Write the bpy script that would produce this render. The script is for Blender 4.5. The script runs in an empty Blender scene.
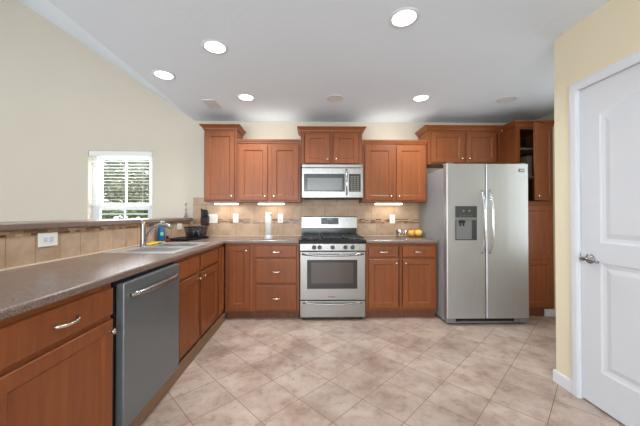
import bpy, bmesh, math, random
from mathutils import Vector, Matrix
random.seed(7)
S = bpy.context.scene
COL = S.collection
PI = math.pi

# ------------------------------------------------------------------ camera, sky, large lights, exposure
cam_d = bpy.data.cameras.new('camera')
cam = bpy.data.objects.new('camera', cam_d)
COL.objects.link(cam)
cam.location = (0, 0, 1.2125)
cam.rotation_euler = (PI/2 + .009, 0, -.0167)
cam_d.sensor_width = 36
cam_d.lens = 36*284.83/640
cam_d.shift_x = (320-315.08)/640
cam_d.shift_y = -(213-211.73)/640
cam_d.clip_start = .05
S.camera = cam

S.view_settings.view_transform = 'Standard'
S.view_settings.look = 'None'
S.view_settings.gamma = 1
S.view_settings.use_curve_mapping = False
S.view_settings.exposure = -0.10

W = bpy.data.worlds.new('sky')
S.world = W
W.use_nodes = True
bg = W.node_tree.nodes['Background']
bg.inputs[0].default_value = (.90, .95, 1.0, 1)
bg.inputs[1].default_value = 5.6

def area(name, loc, rot, sx, sy, power, col=(1, 1, 1), shape='RECTANGLE', spread=PI):
    l = bpy.data.lights.new(name, 'AREA')
    l.shape = shape
    l.size = sx
    if shape in ('RECTANGLE', 'ELLIPSE'):
        l.size_y = sy
    l.energy = power
    l.color = col
    l.spread = spread
    o = bpy.data.objects.new(name, l)
    COL.objects.link(o)
    o.location = loc
    o.rotation_euler = rot
    return o

# added fill lamps: unseen area lights behind the camera and far left
area('fill_rear', (-1.6, -3.3, 1.40), (PI/2+.42, 0, 0), 5.2, 1.9, 137, (.80, .92, 1))
area('fill_side', (-6.7, 1.2, 1.6), (0, -PI/2, 0), 2.0, 3.6, 30, (.93, .975, 1))
# daylight entering through the window above the bar
area('daylight_window', (-2.587, 4.075, 1.52), (-PI/2, 0, 0), .84, 1.08, 25, (.95, .98, 1))
# added fill lamp in the aisle, unseen, to brighten the ajar pantry door
area('fill_aisle', (3.03, 2.45, 1.55), (0, PI/2, 0), 1.7, .6, 10, (.86, .95, 1))
DOWNLIGHT_W = 6.5
DOWNLIGHT_FAR_W = 14.0
UNDER_W = .85
TOP_W = .85

# ------------------------------------------------------------------ helpers
def lin(r, g, b):
    def f(c):
        c /= 255
        return c/12.92 if c <= .04045 else ((c+.055)/1.055)**2.4
    return (f(r), f(g), f(b), 1)

class Mat:
    def __init__(s, name):
        s.m = bpy.data.materials.new(name)
        s.m.use_nodes = True
        s.t = s.m.node_tree
        s.b = s.t.nodes['Principled BSDF']
    def n(s, kind, **kw):
        nd = s.t.nodes.new(kind)
        for k, v in kw.items():
            setattr(nd, k, v)
        return nd
    def l(s, a, b):
        s.t.links.new(a, b)
    def coords(s, scale=(1, 1, 1), rot=(0, 0, 0), loc=(0, 0, 0), src='Object'):
        c = s.n('ShaderNodeTexCoord')
        m = s.n('ShaderNodeMapping')
        m.inputs['Location'].default_value = loc
        m.inputs['Rotation'].default_value = rot
        m.inputs['Scale'].default_value = scale
        s.l(c.outputs[src], m.inputs['Vector'])
        return m.outputs['Vector']
    def noise(s, vec, scale, detail=3, rough=.55):
        nz = s.n('ShaderNodeTexNoise')
        nz.inputs['Scale'].default_value = scale
        nz.inputs['Detail'].default_value = detail
        nz.inputs['Roughness'].default_value = rough
        if vec: s.l(vec, nz.inputs['Vector'])
        return nz.outputs['Fac']
    def ramp(s, fac, stops):
        r = s.n('ShaderNodeValToRGB')
        e = r.color_ramp.elements
        while len(e) < len(stops): e.new(.5)
        for k, (p, c) in enumerate(stops):
            e[k].position = p
            e[k].color = c
        s.l(fac, r.inputs['Fac'])
        return r.outputs['Color']
    def mix(s, a, b, fac, mode='MIX'):
        x = s.n('ShaderNodeMix', data_type='RGBA', blend_type=mode)
        for sock, v in ((x.inputs[6], a), (x.inputs[7], b), (x.inputs[0], fac)):
            if isinstance(v, (tuple, float, int)): sock.default_value = v
            else: s.l(v, sock)
        return x.outputs[2]
    def bump(s, h, strength=.1, dist=.01):
        bp = s.n('ShaderNodeBump')
        bp.inputs['Strength'].default_value = strength
        bp.inputs['Distance'].default_value = dist
        s.l(h, bp.inputs['Height'])
        s.l(bp.outputs['Normal'], s.b.inputs['Normal'])
    def set(s, **kw):
        for k, v in kw.items():
            s.b.inputs[k.replace('_', ' ')].default_value = v
        return s

def plain(name, rgb, rough=.5, metal=0., var=.04, scale=8, bump=0.):
    m = Mat(name)
    c = lin(*rgb)
    f = m.noise(m.coords(), scale, 4)
    lo = tuple(x*(1-var) for x in c[:3]) + (1,)
    hi = tuple(min(1, x*(1+var)) for x in c[:3]) + (1,)
    m.l(m.ramp(f, [(.3, lo), (.7, hi)]), m.b.inputs['Base Color'])
    m.set(Roughness=rough, Metallic=metal)
    if bump:
        m.bump(m.noise(m.coords(), scale*12, 4), bump, .003)
    return m.m

def emit(name, rgb, strength):
    m = Mat(name)
    m.set(Base_Color=lin(*rgb), Roughness=.4)
    m.b.inputs['Emission Color'].default_value = lin(*rgb)
    m.b.inputs['Emission Strength'].default_value = strength
    return m.m

def wood(name, dark, mid, light, rough=.42, vary=.12):
    m = Mat(name)
    v = m.coords((9, 9, .9))
    f = m.noise(v, 3.2, 6, .6)
    fine = m.noise(m.coords((60, 60, 2.2)), 3, 3, .6)
    c = m.ramp(f, [(.28, lin(*dark)), (.52, lin(*mid)), (.78, lin(*light))])
    c = m.mix(c, m.ramp(fine, [(.3, (.93, .92, .91, 1)), (.7, (1.04, 1.03, 1.03, 1))]), 1.0, 'MULTIPLY')
    oi = m.n('ShaderNodeObjectInfo')
    c = m.mix(c, m.ramp(oi.outputs['Random'], [(0, (1-vary, 1-vary, 1-vary, 1)), (1, (1+vary, 1+vary, 1+vary, 1))]), 1.0, 'MULTIPLY')
    m.l(c, m.b.inputs['Base Color'])
    m.set(Roughness=rough)
    m.b.inputs['Coat Weight'].default_value = .12
    m.b.inputs['Coat Roughness'].default_value = .22
    return m.m

def steel(name, rgb, rough=.32, stretch=(2, 2, 90)):
    m = Mat(name)
    f = m.noise(m.coords(stretch), 5, 3)
    c = lin(*rgb)
    m.l(m.ramp(f, [(.3, tuple(x*.93 for x in c[:3])+(1,)), (.7, tuple(x*1.05 for x in c[:3])+(1,))]), m.b.inputs['Base Color'])
    m.l(m.ramp(f, [(.2, (rough*.85,)*3+(1,)), (.8, (rough*1.15,)*3+(1,))]), m.b.inputs['Roughness'])
    m.set(Metallic=1.)
    return m.m

M = {}
M['wood'] = wood('reddish maple wood', (124, 66, 30), (134, 73, 34), (144, 81, 39), .46)
M['wood'].node_tree.nodes['Principled BSDF'].inputs['Specular IOR Level'].default_value = .38
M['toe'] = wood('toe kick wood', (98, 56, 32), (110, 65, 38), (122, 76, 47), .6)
M['shoe'] = plain('brown base strip', (128, 98, 74), .6, 0, .12, 14)
M['inside'] = wood('cabinet interior', (88, 52, 34), (104, 62, 42), (116, 72, 50), .6)
M['paint'] = plain('cream wall paint', (207, 198, 182), .85, 0, .012, 2, .04)
M['paint_warm'] = plain('warm cream wall paint', (226, 215, 187), .85, 0, .012, 2, .04)
M['white'] = plain('white satin paint', (211, 213, 217), .42, 0, .01, 3)
M['trimwhite'] = plain('white gloss trim paint', (217, 219, 223), .38, 0, .01, 3)
M['plastic'] = plain('white plastic', (236, 234, 228), .35, 0, .01, 5)
M['slot'] = plain('dark slot', (60, 58, 55), .6)
M['steel'] = steel('brushed stainless steel', (164, 162, 159))
M['steel_h'] = steel('brushed stainless steel across', (160, 158, 155), .28, (90, 2, 2))
M['fridge'] = steel('fridge stainless steel', (188, 189, 189), .42, (70, 70, 1.2))
M['fridge'].node_tree.nodes['Principled BSDF'].inputs['Metallic'].default_value = .85
M['fridge_side'] = plain('grey textured fridge side', (150, 152, 155), .5, .25, .03, 10, .05)
M['dark_steel'] = plain('dark grey dishwasher steel', (124, 131, 136), .36, .6, .03, 3)
M['dw_side'] = plain('black appliance side', (22, 23, 26), .5)
M['nickel'] = plain('brushed nickel', (208, 200, 188), .25, 1., .03)
M['chrome'] = plain('polished chrome', (225, 225, 226), .12, 1., .01)
M['black'] = plain('black enamel', (20, 20, 21), .22, 0, .1)
M['iron'] = plain('cast iron', (48, 48, 50), .38, .3, .2, 30)
M['gap'] = plain('black seal', (12, 12, 12), .7)
M['grey'] = plain('dark grey plastic', (62, 63, 62), .4)
M['midgrey'] = plain('mid grey plastic', (120, 121, 120), .35)
M['mwglass'] = plain('microwave window mesh', (112, 113, 111), .18, 0, .02, 4)
M['mwblack'] = plain('dark microwave glass', (52, 53, 50), .15)
M['ovenglass'] = plain('oven window glass', (92, 84, 80), .08, .35, .03, 3)
M['mark'] = plain('dark printed mark', (50, 50, 50), .5)
M['key'] = plain('pale keypad print', (150, 148, 130), .5)
M['sink'] = steel('satin sink steel', (214, 215, 216), .38, (30, 3, 3))
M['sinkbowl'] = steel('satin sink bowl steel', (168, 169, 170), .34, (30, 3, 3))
M['sink'].node_tree.nodes['Principled BSDF'].inputs['Metallic'].default_value = .8
M['knife'] = plain('black knife handle', (24, 24, 27), .4)
M['block'] = plain('dark stained knife block', (58, 42, 40), .5, 0, .12)
M['wire'] = plain('black wire', (30, 30, 33), .4, .3)
M['tray'] = plain('dark grey metal tray', (70, 72, 78), .3, .7)
M['blue'] = plain('blue dish soap', (8, 96, 150), .2, 0, .05)
M['soaplabel'] = plain('green and white label', (120, 190, 150), .4, 0, .3, 40)
M['yellow'] = plain('yellow cloth', (220, 178, 60), .9, 0, .08, 20, .3)
M['red'] = plain('dark red scrubber', (120, 34, 44), .8, 0, .2, 60, .4)
M['lemon'] = plain('yellow fruit skin', (235, 190, 80), .4, 0, .10, 14, .1)
M['orange'] = plain('orange yellow fruit skin', (238, 176, 74), .4, 0, .10, 14, .1)
M['stem'] = plain('brown stem', (90, 70, 40), .7)
M['plate'] = plain('brown wooden plate', (134, 84, 50), .45, 0, .15, 12)
M['leaf'] = plain('green sprig', (96, 128, 52), .6, 0, .25, 20)
M['bark'] = plain('tree bark', (86, 72, 58), .9, 0, .3, 8, .4)
M['lensoff'] = plain('unlit frosted lens', (222, 224, 226), .4)
M['lens'] = emit('lit lens', (255, 250, 240), 9)
M['ucl'] = emit('lit under cabinet lens', (255, 240, 214), 5)
M['redbox'] = plain('rust red packet', (120, 60, 44), .6)
M['darkjar'] = plain('dark jar', (36, 26, 24), .3)
M['tan'] = plain('tan packet', (150, 128, 108), .6)

def pane_mat():
    m = Mat('window pane glass')
    t = m.n('ShaderNodeBsdfTransparent')
    g = m.n('ShaderNodeBsdfGlossy')
    g.inputs['Roughness'].default_value = .02
    mx = m.n('ShaderNodeMixShader')
    mx.inputs[0].default_value = .06
    m.l(t.outputs[0], mx.inputs[1]); m.l(g.outputs[0], mx.inputs[2])
    m.l(mx.outputs[0], m.t.nodes['Material Output'].inputs['Surface'])
    return m.m
M['pane'] = pane_mat()
def thin_glass():
    m = Mat('thin drinking glass')
    t = m.n('ShaderNodeBsdfTransparent'); t.inputs[0].default_value = (.97, .97, .97, 1)
    g = m.n('ShaderNodeBsdfGlossy'); g.inputs['Roughness'].default_value = .05
    lw = m.n('ShaderNodeLayerWeight'); lw.inputs['Blend'].default_value = .35
    mx = m.n('ShaderNodeMixShader')
    m.l(lw.outputs['Facing'], mx.inputs[0])
    m.l(t.outputs[0], mx.inputs[1]); m.l(g.outputs[0], mx.inputs[2])
    m.l(mx.outputs[0], m.t.nodes['Material Output'].inputs['Surface'])
    return m.m
M['glass'] = thin_glass()

def floor_mat():
    m = Mat('diagonal beige ceramic tile')
    th, td, ox, oy = .8094, .2935, .1395, 2.0835
    c, s = math.cos(th), math.sin(th)
    v = m.coords((1, 1, 1), (0, 0, th), (-(c*ox - s*oy), -(s*ox + c*oy), 0))
    br = m.n('ShaderNodeTexBrick', offset=0., squash=1.)
    m.l(v, br.inputs['Vector'])
    for k, val in (('Scale', 1), ('Mortar Size', .0022), ('Mortar Smooth', .1), ('Bias', 0), ('Brick Width', td), ('Row Height', td)):
        br.inputs[k].default_value = val
    br.inputs['Color1'].default_value = (.86, .86, .86, 1)
    br.inputs['Color2'].default_value = (1.06, 1.05, 1.04, 1)
    br.inputs['Mortar'].default_value = (.95, .95, .95, 1)
    g = m.coords()
    n1 = m.noise(g, 3.2, 8, .62)
    n2 = m.noise(g, 11, 9, .75)
    a = m.ramp(n1, [(.3, lin(152, 127, 112)), (.5, lin(181, 159, 145)), (.72, lin(200, 183, 171))])
    a = m.mix(a, m.ramp(n2, [(.34, (.66, .61, .57, 1)), (.47, (.98, .98, .98, 1)), (.7, (1.12, 1.12, 1.12, 1))]), .95, 'MULTIPLY')
    a = m.mix(a, br.outputs['Color'], 1., 'MULTIPLY')
    a = m.mix(a, lin(122, 96, 80), br.outputs['Fac'])
    m.l(a, m.b.inputs['Base Color'])
    m.set(Roughness=.42)
    inv = m.n('ShaderNodeMath', operation='SUBTRACT'); inv.inputs[0].default_value = 1
    m.l(br.outputs['Fac'], inv.inputs[1])
    m.bump(inv.outputs[0], .25, .002)
    return m.m
M['floor'] = floor_mat()

def splash_mat(name, bw, bh, off, axis, shift=(0, 0)):
    """tumbled travertine-look tiles on a wall; axis 'x' for a wall facing the room's depth, 'y' for one facing across"""
    m = Mat(name)
    tc = m.n('ShaderNodeTexCoord')
    sx = m.n('ShaderNodeSeparateXYZ'); m.l(tc.outputs['Object'], sx.inputs[0])
    cb = m.n('ShaderNodeCombineXYZ')
    m.l(sx.outputs[0 if axis == 'x' else 1], cb.inputs[0]); m.l(sx.outputs[2], cb.inputs[1])
    mp = m.n('ShaderNodeMapping'); mp.inputs['Location'].default_value = (-shift[0], -shift[1], 0)
    m.l(cb.outputs[0], mp.inputs['Vector'])
    br = m.n('ShaderNodeTexBrick', offset=off, squash=1.)
    m.l(mp.outputs[0], br.inputs['Vector'])
    for k, val in (('Scale', 1), ('Mortar Size', .0032), ('Mortar Smooth', .2), ('Bias', 0), ('Brick Width', bw), ('Row Height', bh)):
        br.inputs[k].default_value = val
    br.inputs['Color1'].default_value = (.90, .89, .88, 1)
    br.inputs['Color2'].default_value = (1.06, 1.05, 1.04, 1)
    n1 = m.noise(tc.outputs['Object'], 6, 7, .65)
    a = m.ramp(n1, [(.28, lin(168, 138, 112)), (.5, lin(189, 161, 135)), (.75, lin(206, 181, 155))])
    a = m.mix(a, br.outputs['Color'], 1., 'MULTIPLY')
    a = m.mix(a, lin(150, 122, 96), br.outputs['Fac'])
    m.l(a, m.b.inputs['Base Color'])
    m.set(Roughness=.5)
    return m.m
M['tile_up'] = splash_mat('beige wall tile upper rows', .322, .192, .5, 'x', (.035, 1.148))
M['tile_low'] = splash_mat('beige wall tile lower row', .322, .18, 0, 'x', (-.05, .912))
M['tile_half'] = splash_mat('beige half wall tile', .1665, .18, 0, 'y', (1.557, .912))

def mosaic_mat(name, axis):
    m = Mat(name)
    tc = m.n('ShaderNodeTexCoord')
    sx = m.n('ShaderNodeSeparateXYZ'); m.l(tc.outputs['Object'], sx.inputs[0])
    cb = m.n('ShaderNodeCombineXYZ')
    m.l(sx.outputs[0 if axis == 'x' else 1], cb.inputs[0]); m.l(sx.outputs[2], cb.inputs[1])
    mp = m.n('ShaderNodeMapping'); mp.inputs['Location'].default_value = (0, -1.087, 0)
    m.l(cb.outputs[0], mp.inputs['Vector'])
    br = m.n('ShaderNodeTexBrick', offset=.37, squash=.6, squash_frequency=2)
    m.l(mp.outputs[0], br.inputs['Vector'])
    for k, val in (('Scale', 1), ('Mortar Size', .001), ('Bias', 0), ('Brick Width', .075), ('Row Height', .0155)):
        br.inputs[k].default_value = val
    br.inputs['Color1'].default_value = (0, 0, 0, 1)
    br.inputs['Color2'].default_value = (1, 1, 1, 1)
    a = m.ramp(br.outputs['Color'], [(.0, lin(84, 54, 38)), (.25, lin(112, 76, 52)), (.42, lin(196, 162, 124)), (.55, lin(120, 82, 58)), (.75, lin(200, 168, 130)), (1, lin(92, 62, 48))])
    a = m.mix(a, lin(160, 132, 104), br.outputs['Fac'])
    m.l(a, m.b.inputs['Base Color'])
    m.set(Roughness=.3)
    return m.m
M['mosaic_x'] = mosaic_mat('brown mosaic strip', 'x')
M['mosaic_y'] = mosaic_mat('brown mosaic strip half wall', 'y')

def counter_mat():
    m = Mat('speckled taupe laminate')
    v = m.coords()
    a = m.ramp(m.noise(v, 260, 3, .7), [(.32, lin(76, 62, 56)), (.5, lin(124, 105, 96)), (.70, lin(160, 142, 133))])
    b = m.ramp(m.noise(v, 22, 5, .6), [(.3, (.90, .89, .88, 1)), (.7, (1.06, 1.05, 1.05, 1))])
    m.l(m.mix(a, b, 1., 'MULTIPLY'), m.b.inputs['Base Color'])
    m.set(Roughness=.26)
    return m.m
M['counter'] = counter_mat()

def ceiling_mat():
    m = Mat('knockdown textured ceiling paint')
    v = m.coords()
    f = m.noise(v, 11, 5, .6)
    m.set(Base_Color=lin(229, 239, 249), Roughness=.9)
    m.bump(m.ramp(f, [(.45, (0, 0, 0, 1)), (.6, (1, 1, 1, 1))]), .14, .004)
    return m.m
M['ceiling'] = ceiling_mat()

def foliage_mat(name, a, b):
    m = Mat(name)
    oi = m.n('ShaderNodeNewGeometry')
    m.l(m.ramp(oi.outputs['Random Per Island'], [(0, lin(*a)), (1, lin(*b))]), m.b.inputs['Base Color'])
    m.set(Roughness=.6)
    return m.m
M['fol1'] = foliage_mat('loose tree leaves', (40, 54, 28), (104, 116, 62))
M['fol2'] = foliage_mat('shrub leaves', (52, 74, 24), (116, 138, 54))
M['grass'] = plain('lawn', (96, 112, 52), .9, 0, .3, 3)

# ---- mesh builder
class MB:
    def __init__(s):
        s.bm = bmesh.new()
    def _xf(s, verts, mat):
        if mat is not None:
            bmesh.ops.transform(s.bm, matrix=mat, verts=verts)
    def box(s, x0, x1, y0, y1, z0, z1, bev=0., seg=2, mat=None):
        vs = [s.bm.verts.new(p) for p in ((x0,y0,z0),(x1,y0,z0),(x1,y1,z0),(x0,y1,z0),(x0,y0,z1),(x1,y0,z1),(x1,y1,z1),(x0,y1,z1))]
        fs = [s.bm.faces.new([vs[i] for i in q]) for q in ((3,2,1,0),(4,5,6,7),(0,1,5,4),(1,2,6,5),(2,3,7,6),(3,0,4,7))]
        if bev:
            es = list({e for f in fs for e in f.edges})
            r = bmesh.ops.bevel(s.bm, geom=es, offset=bev, segments=seg, profile=.5, affect='EDGES')
            vs = list({v for f in r['faces'] for v in f.verts} | {v for v in vs if v.is_valid})
        s._xf(vs, mat)
        return s
    def loft(s, loops, cap0=True, cap1=True, closed=True, smooth=False):
        L = [[s.bm.verts.new(p) for p in lp] for lp in loops]
        n = len(L[0])
        for a, b in zip(L, L[1:]):
            for i in range(n if closed else n-1):
                j = (i+1) % n
                f = s.bm.faces.new((a[i], a[j], b[j], b[i]))
                f.smooth = smooth
        if cap0 and closed: s.bm.faces.new(list(reversed(L[0])))
        if cap1 and closed: s.bm.faces.new(L[-1])
        return s
    def tube(s, pts, r, n=10, rs=None, flat=1.0):
        pts = [Vector(p) for p in pts]
        loops = []
        up = None
        for i, p in enumerate(pts):
            d = (pts[min(i+1, len(pts)-1)] - pts[max(i-1, 0)]).normalized()
            if up is None:
                up = Vector((0, 0, 1)) if abs(d.z) < .9 else Vector((1, 0, 0))
            a = d.cross(up).normalized()
            b = a.cross(d).normalized()
            up = b
            rr = rs[i] if rs else r
            loops.append([p + a*math.cos(2*PI*k/n)*rr + b*math.sin(2*PI*k/n)*rr*flat for k in range(n)])
        return s.loft(loops, smooth=True)
    def lathe(s, prof, c=(0, 0, 0), n=24, mat=None, smooth=True):
        """prof: (radius, z) from bottom to top, closed by caps"""
        st = len(s.bm.verts)
        loops = [[(c[0]+max(r, 1e-4)*math.cos(2*PI*k/n), c[1]+max(r, 1e-4)*math.sin(2*PI*k/n), c[2]+z) for k in range(n)] for r, z in prof]
        s.loft(loops, smooth=smooth)
        s.bm.verts.ensure_lookup_table()
        s._xf(list(s.bm.verts)[st:], mat)
        return s
    def prism(s, poly, z0, z1):
        return s.loft([[(x, y, z0) for x, y in poly], [(x, y, z1) for x, y in poly]])
    def grid_slab(s, xs, ys, z0, z1, skip=()):
        V = {}
        def v(i, j, k):
            if (i, j, k) not in V:
                V[(i, j, k)] = s.bm.verts.new((xs[i], ys[j], (z0, z1)[k]))
            return V[(i, j, k)]
        cells = {(i, j) for i in range(len(xs)-1) for j in range(len(ys)-1)} - set(skip)
        for i, j in cells:
            s.bm.faces.new((v(i,j,1), v(i+1,j,1), v(i+1,j+1,1), v(i,j+1,1)))
            s.bm.faces.new((v(i,j+1,0), v(i+1,j+1,0), v(i+1,j,0), v(i,j,0)))
            for di, dj, a, b in ((0,-1,(i,j),(i+1,j)), (1,0,(i+1,j),(i+1,j+1)), (0,1,(i+1,j+1),(i,j+1)), (-1,0,(i,j+1),(i,j))):
                if (i+di, j+dj) not in cells:
                    s.bm.faces.new((v(*a,0), v(*b,0), v(*b,1), v(*a,1)))
        return s
    def build(s, name, mat, parent=None, recalc=True):
        if recalc:
            bmesh.ops.recalc_face_normals(s.bm, faces=s.bm.faces)
        me = bpy.data.meshes.new(name)
        s.bm.to_mesh(me)
        s.bm.free()
        me.materials.append(mat)
        o = bpy.data.objects.new(name, me)
        COL.objects.link(o)
        if parent: o.parent = parent
        return o

def tag(o, label, cat, group=None):
    o['label'] = label
    o['category'] = cat
    if group: o['group'] = group
    return o
def thing(name, label, cat, loc=(0, 0, 0), rz=0, group=None):
    o = bpy.data.objects.new(name, None)
    o.empty_display_size = .1
    COL.objects.link(o)
    o.location = loc
    o.rotation_euler = (0, 0, rz)
    return tag(o, label, cat, group)
def struct(o):
    o['kind'] = 'structure'
    return o
def sbox(name, mat, *b, bev=0.):
    return struct(MB().box(*b, bev=bev).build(name, mat))
def smooth_by_bevel(o, w, seg=3):
    md = o.modifiers.new('edge', 'BEVEL')
    md.width = w; md.segments = seg; md.limit_method = 'ANGLE'; md.angle_limit = math.radians(40)
def kids(o): return [c for c in bpy.data.objects if c.parent == o]
def copy_thing(o, loc, label=None, rz=None, parent=None):
    c = o.copy(); COL.objects.link(c)
    if parent is None:
        c.location = loc
        if rz is not None: c.rotation_euler = (0, 0, rz)
        if label: c['label'] = label
    else:
        c.parent = parent
    for ch in kids(o):
        copy_thing(ch, None, parent=c)
    return c

# ------------------------------------------------------------------ the room
YW = 3.914          # kitchen and great-room back wall
ZC = 2.485          # flat kitchen ceiling
XD = 1.783          # wall with the white door
XH = -1.635         # tiled face of the bar half wall
XF = -1.56          # where the flat ceiling turns up into the vault
SL = .678
XR, ZR = -4.4, ZC + SL*(4.4-1.56)

sbox('floor', M['floor'], -7, 3.2, -3.6, 4.1, -.08, 0)
# ceiling: flat over the kitchen, vaulted over the great room
struct(MB().loft([[(3.2,y,ZC),(XF,y,ZC),(XR,y,ZR),(-7,y,ZR-SL*2.6),(-7,y,ZR-SL*2.6+.12),(XR,y,ZR+.12),(XF,y,ZC+.12),(3.2,y,ZC+.12)] for y in (-3.6, 4.1)]).build('ceiling', M['ceiling']))
# back wall with the window opening, cut as one prism of pieces
WX0, WX1, WZ0, WZ1 = -3.02, -2.153, .95, 2.076
b = MB()
b.box(-7, WX0, YW, YW+.15, 0, ZR)
b.box(WX1, XF, YW, YW+.15, 0, ZC+.05)
b.box(WX0, WX1, YW, YW+.15, 0, WZ0)
b.box(WX0, WX1, YW, YW+.15, WZ1, ZR)
b.box(WX1, XF, YW, YW+.15, ZC+.05, ZC+.5)
# trim the wall above the slope
bm = b.bm
for pco, pno in (((XF, 0, ZC+.06), (SL, 0, 1)), ((XR, 0, ZR+.06), (-SL, 0, 1))):
    g = list(bm.verts)+list(bm.edges)+list(bm.faces)
    bmesh.ops.bisect_plane(bm, geom=g, plane_co=pco, plane_no=pno, clear_outer=True)
b.box(XF, 3.2, YW, YW+.15, 0, ZC+.05)
struct(b.build('wall_back', M['paint']))
# wall with the white door, its return, and the walls that close the room
DY0, DY1, DZ = 1.085, 1.862, 2.04
b = MB()
b.box(XD, XD+.14, DY1, 2.046, 0, ZC)
b.box(XD, XD+.14, -3.5, DY0, 0, ZC)
b.box(XD, XD+.14, DY0, DY1, DZ, ZC)
struct(b.build('wall_right', M['paint_warm']))
sbox('wall_pantry_return', M['paint_warm'], XD+.14, 3.2, 1.906, 2.046, 0, ZC)
sbox('wall_pantry_side', M['paint'], 3.05, 3.2, 2.046, YW, 0, ZC)
sbox('wall_closet', M['paint'], 2.7, 2.8, -3.5, 1.906, 0, ZC)
# rear wall with a wide empty opening added for sky light, left wall
b = MB()
b.box(-7, -4.4, -3.6, -3.5, 0, 4.4); b.box(1.2, 2.7, -3.6, -3.5, 0, ZC)
b.box(-4.4, 1.2, -3.6, -3.5, 0, .3); b.box(-4.4, 1.2, -3.6, -3.5, 2.44, ZC)
b.box(-4.4, XF, -3.6, -3.5, ZC, 4.4)
struct(b.build('wall_rear', M['paint']))
sbox('wall_left', M['paint'], -7.1, -7, -3.6, 4.06, 0, 2.72)

# window in the back wall
wf = MB()
y0, y1 = YW+.085, YW+.145
wf.box(WX0, WX0+.06, y0, y1, WZ0, WZ1); wf.box(WX1-.06, WX1, y0, y1, WZ0, WZ1)
wf.box(WX0+.06, WX1-.06, y0, y1, WZ1-.05, WZ1); wf.box(WX0+.06, WX1-.06, y0, y1, WZ0, WZ0+.05)
win = struct(wf.build('window_1', M['trimwhite']))
def sash(z0, z1, y, name, ztop=.045, hb=()):
    s = MB()
    xa, xb = WX0+.062, WX1-.062
    s.box(xa, xa+.042, y, y+.03, z0, z1); s.box(xb-.042, xb, y, y+.03, z0, z1)
    s.box(xa+.042, xb-.042, y, y+.03, z0, z0+.05); s.box(xa+.042, xb-.042, y, y+.03, z1-ztop, z1)
    xm = (xa+xb)/2
    s.box(xm-.011, xm+.011, y+.008, y+.022, z0+.05, z1-ztop)
    for zh in hb:
        s.box(xa+.042, xm-.011, y+.008, y+.022, zh-.011, zh+.011); s.box(xm+.011, xb-.042, y+.008, y+.022, zh-.011, zh+.011)
    o = s.build(name, M['trimwhite'], win)
    MB().box(xa+.042, xb-.042, y+.013, y+.017, z0+.05, z1-ztop).build('window_pane', M['pane'], o)
sash(1.315, WZ1-.052, y0+.03, 'upper_sash')
sash(WZ0+.052, 1.345, y0-.002, 'lower_sash', .07, (1.217,))
# blind hung inside the window
bl = thing('window_blind', 'white slatted blind raised part way inside the window above the bar', 'blind', (0, 0, 0))
MB().box(WX0+.012, WX1-.004, YW-.004, YW+.06, 2.008, 2.072, .004).build('valance', M['plastic'], bl)
for k in range(15):
    z = 1.98 - k*.0435
    MB().box(WX0+.02, WX1-.012, YW+.008, YW+.052, -.0014, .0014, mat=Matrix.Translation((0, 0, z)) @ Matrix.Translation((0, YW+.03, 0)) @ Matrix.Rotation(math.radians(4), 4, 'X') @ Matrix.Translation((0, -YW-.03, 0))).build('slat', M['plastic'], bl)
MB().box(WX0+.02, WX1-.012, YW+.01, YW+.05, 1.325, 1.343, .003).build('bottom_rail', M['plastic'], bl)
for x in (WX0+.14, WX1-.13):
    MB().box(x-.002, x+.002, YW+.006, YW+.0075, 1.343, 2.01).build('ladder_cord', M['plastic'], bl)

# bar half wall, its tiles and the tiled splash on the back wall
sbox('wall_half', M['paint'], XH-.12, XH-.008, .15, YW, 0, 1.122)
sbox('wall_half_tile', M['tile_half'], XH-.008, XH, .15, YW-.01, .914, 1.087)
sbox('trim_1', M['mosaic_y'], XH-.008, XH+.002, .15, YW-.01, 1.087, 1.122)
TX0, TX1 = -1.60, 1.50
sbox('wall_back_tile', M['tile_up'], TX0, TX1, YW-.008, YW, 1.149, 1.442)
sbox('wall_back_tile_lower', M['tile_low'], XH, TX1, YW-.008, YW, .914, 1.087)
sbox('trim_2', M['mosaic_x'], TX0, TX1, YW-.010, YW, 1.087, 1.149)
b = MB(); b.box(XH, XH+.006, .15, YW-.02, .9142, .922); b.box(XH+.006, -.13, YW-.016, YW-.010, .9142, .922); b.box(.645, 1.47, YW-.016, YW-.010, .9142, .922)
struct(b.build('trim_3', plain('cream caulk', (226, 208, 182), .5)))

# door wall: door leaf, casing, baseboards
door = MB()
def rectloop(x, ya, yb, za, zb): return [(x, ya, za), (x, yb, za), (x, yb, zb), (x, ya, zb)]
door.box(XD+.008, XD+.06, DY0+.003, DY1-.004, .012, DZ-.004, .0015)
def archloop(x, ya, yb, za, zb, rise, ins):
    ya += ins; yb -= ins; za += ins; zb -= ins
    pts = [(x, ya, za), (x, yb, za)]
    for k in range(13):
        t = k/12
        y = yb + (ya-yb)*t
        pts.append((x, y, zb - rise + rise*(1-(2*t-1)**2)))
    return pts
def panel(mb, ya, yb, za, zb, rise):
    prof = [(0, .0085), (0, .008), (.012, .014), (.030, .0172), (.045, .014), (.06, .0105)]
    loops = [archloop(XD+x, ya, yb, za, zb, rise, i) for i, x in prof[1:]]
    mb.loft(loops, cap0=False, cap1=True)
# the leaf's front skin is built as a frame around the two moulded panels
door.bm.free()
door = MB()
ya, yb, za, zb = DY0+.003, DY1-.004, .012, DZ-.004
door.box(XD+.018, XD+.044, ya, yb, za, zb)
P = [(ya+.125, yb-.125, .235, .915, 0.), (ya+.125, yb-.125, 1.035, 1.925, .09)]
f0, f1 = XD+.008, XD+.0181
door.box(f0, f1, ya, P[0][0], za, zb); door.box(f0, f1, P[0][1], yb, za, zb)
door.box(f0, f1, P[0][0], P[0][1], za, P[0][2]); door.box(f0, f1, P[0][0], P[0][1], P[0][3], P[1][2])
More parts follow.
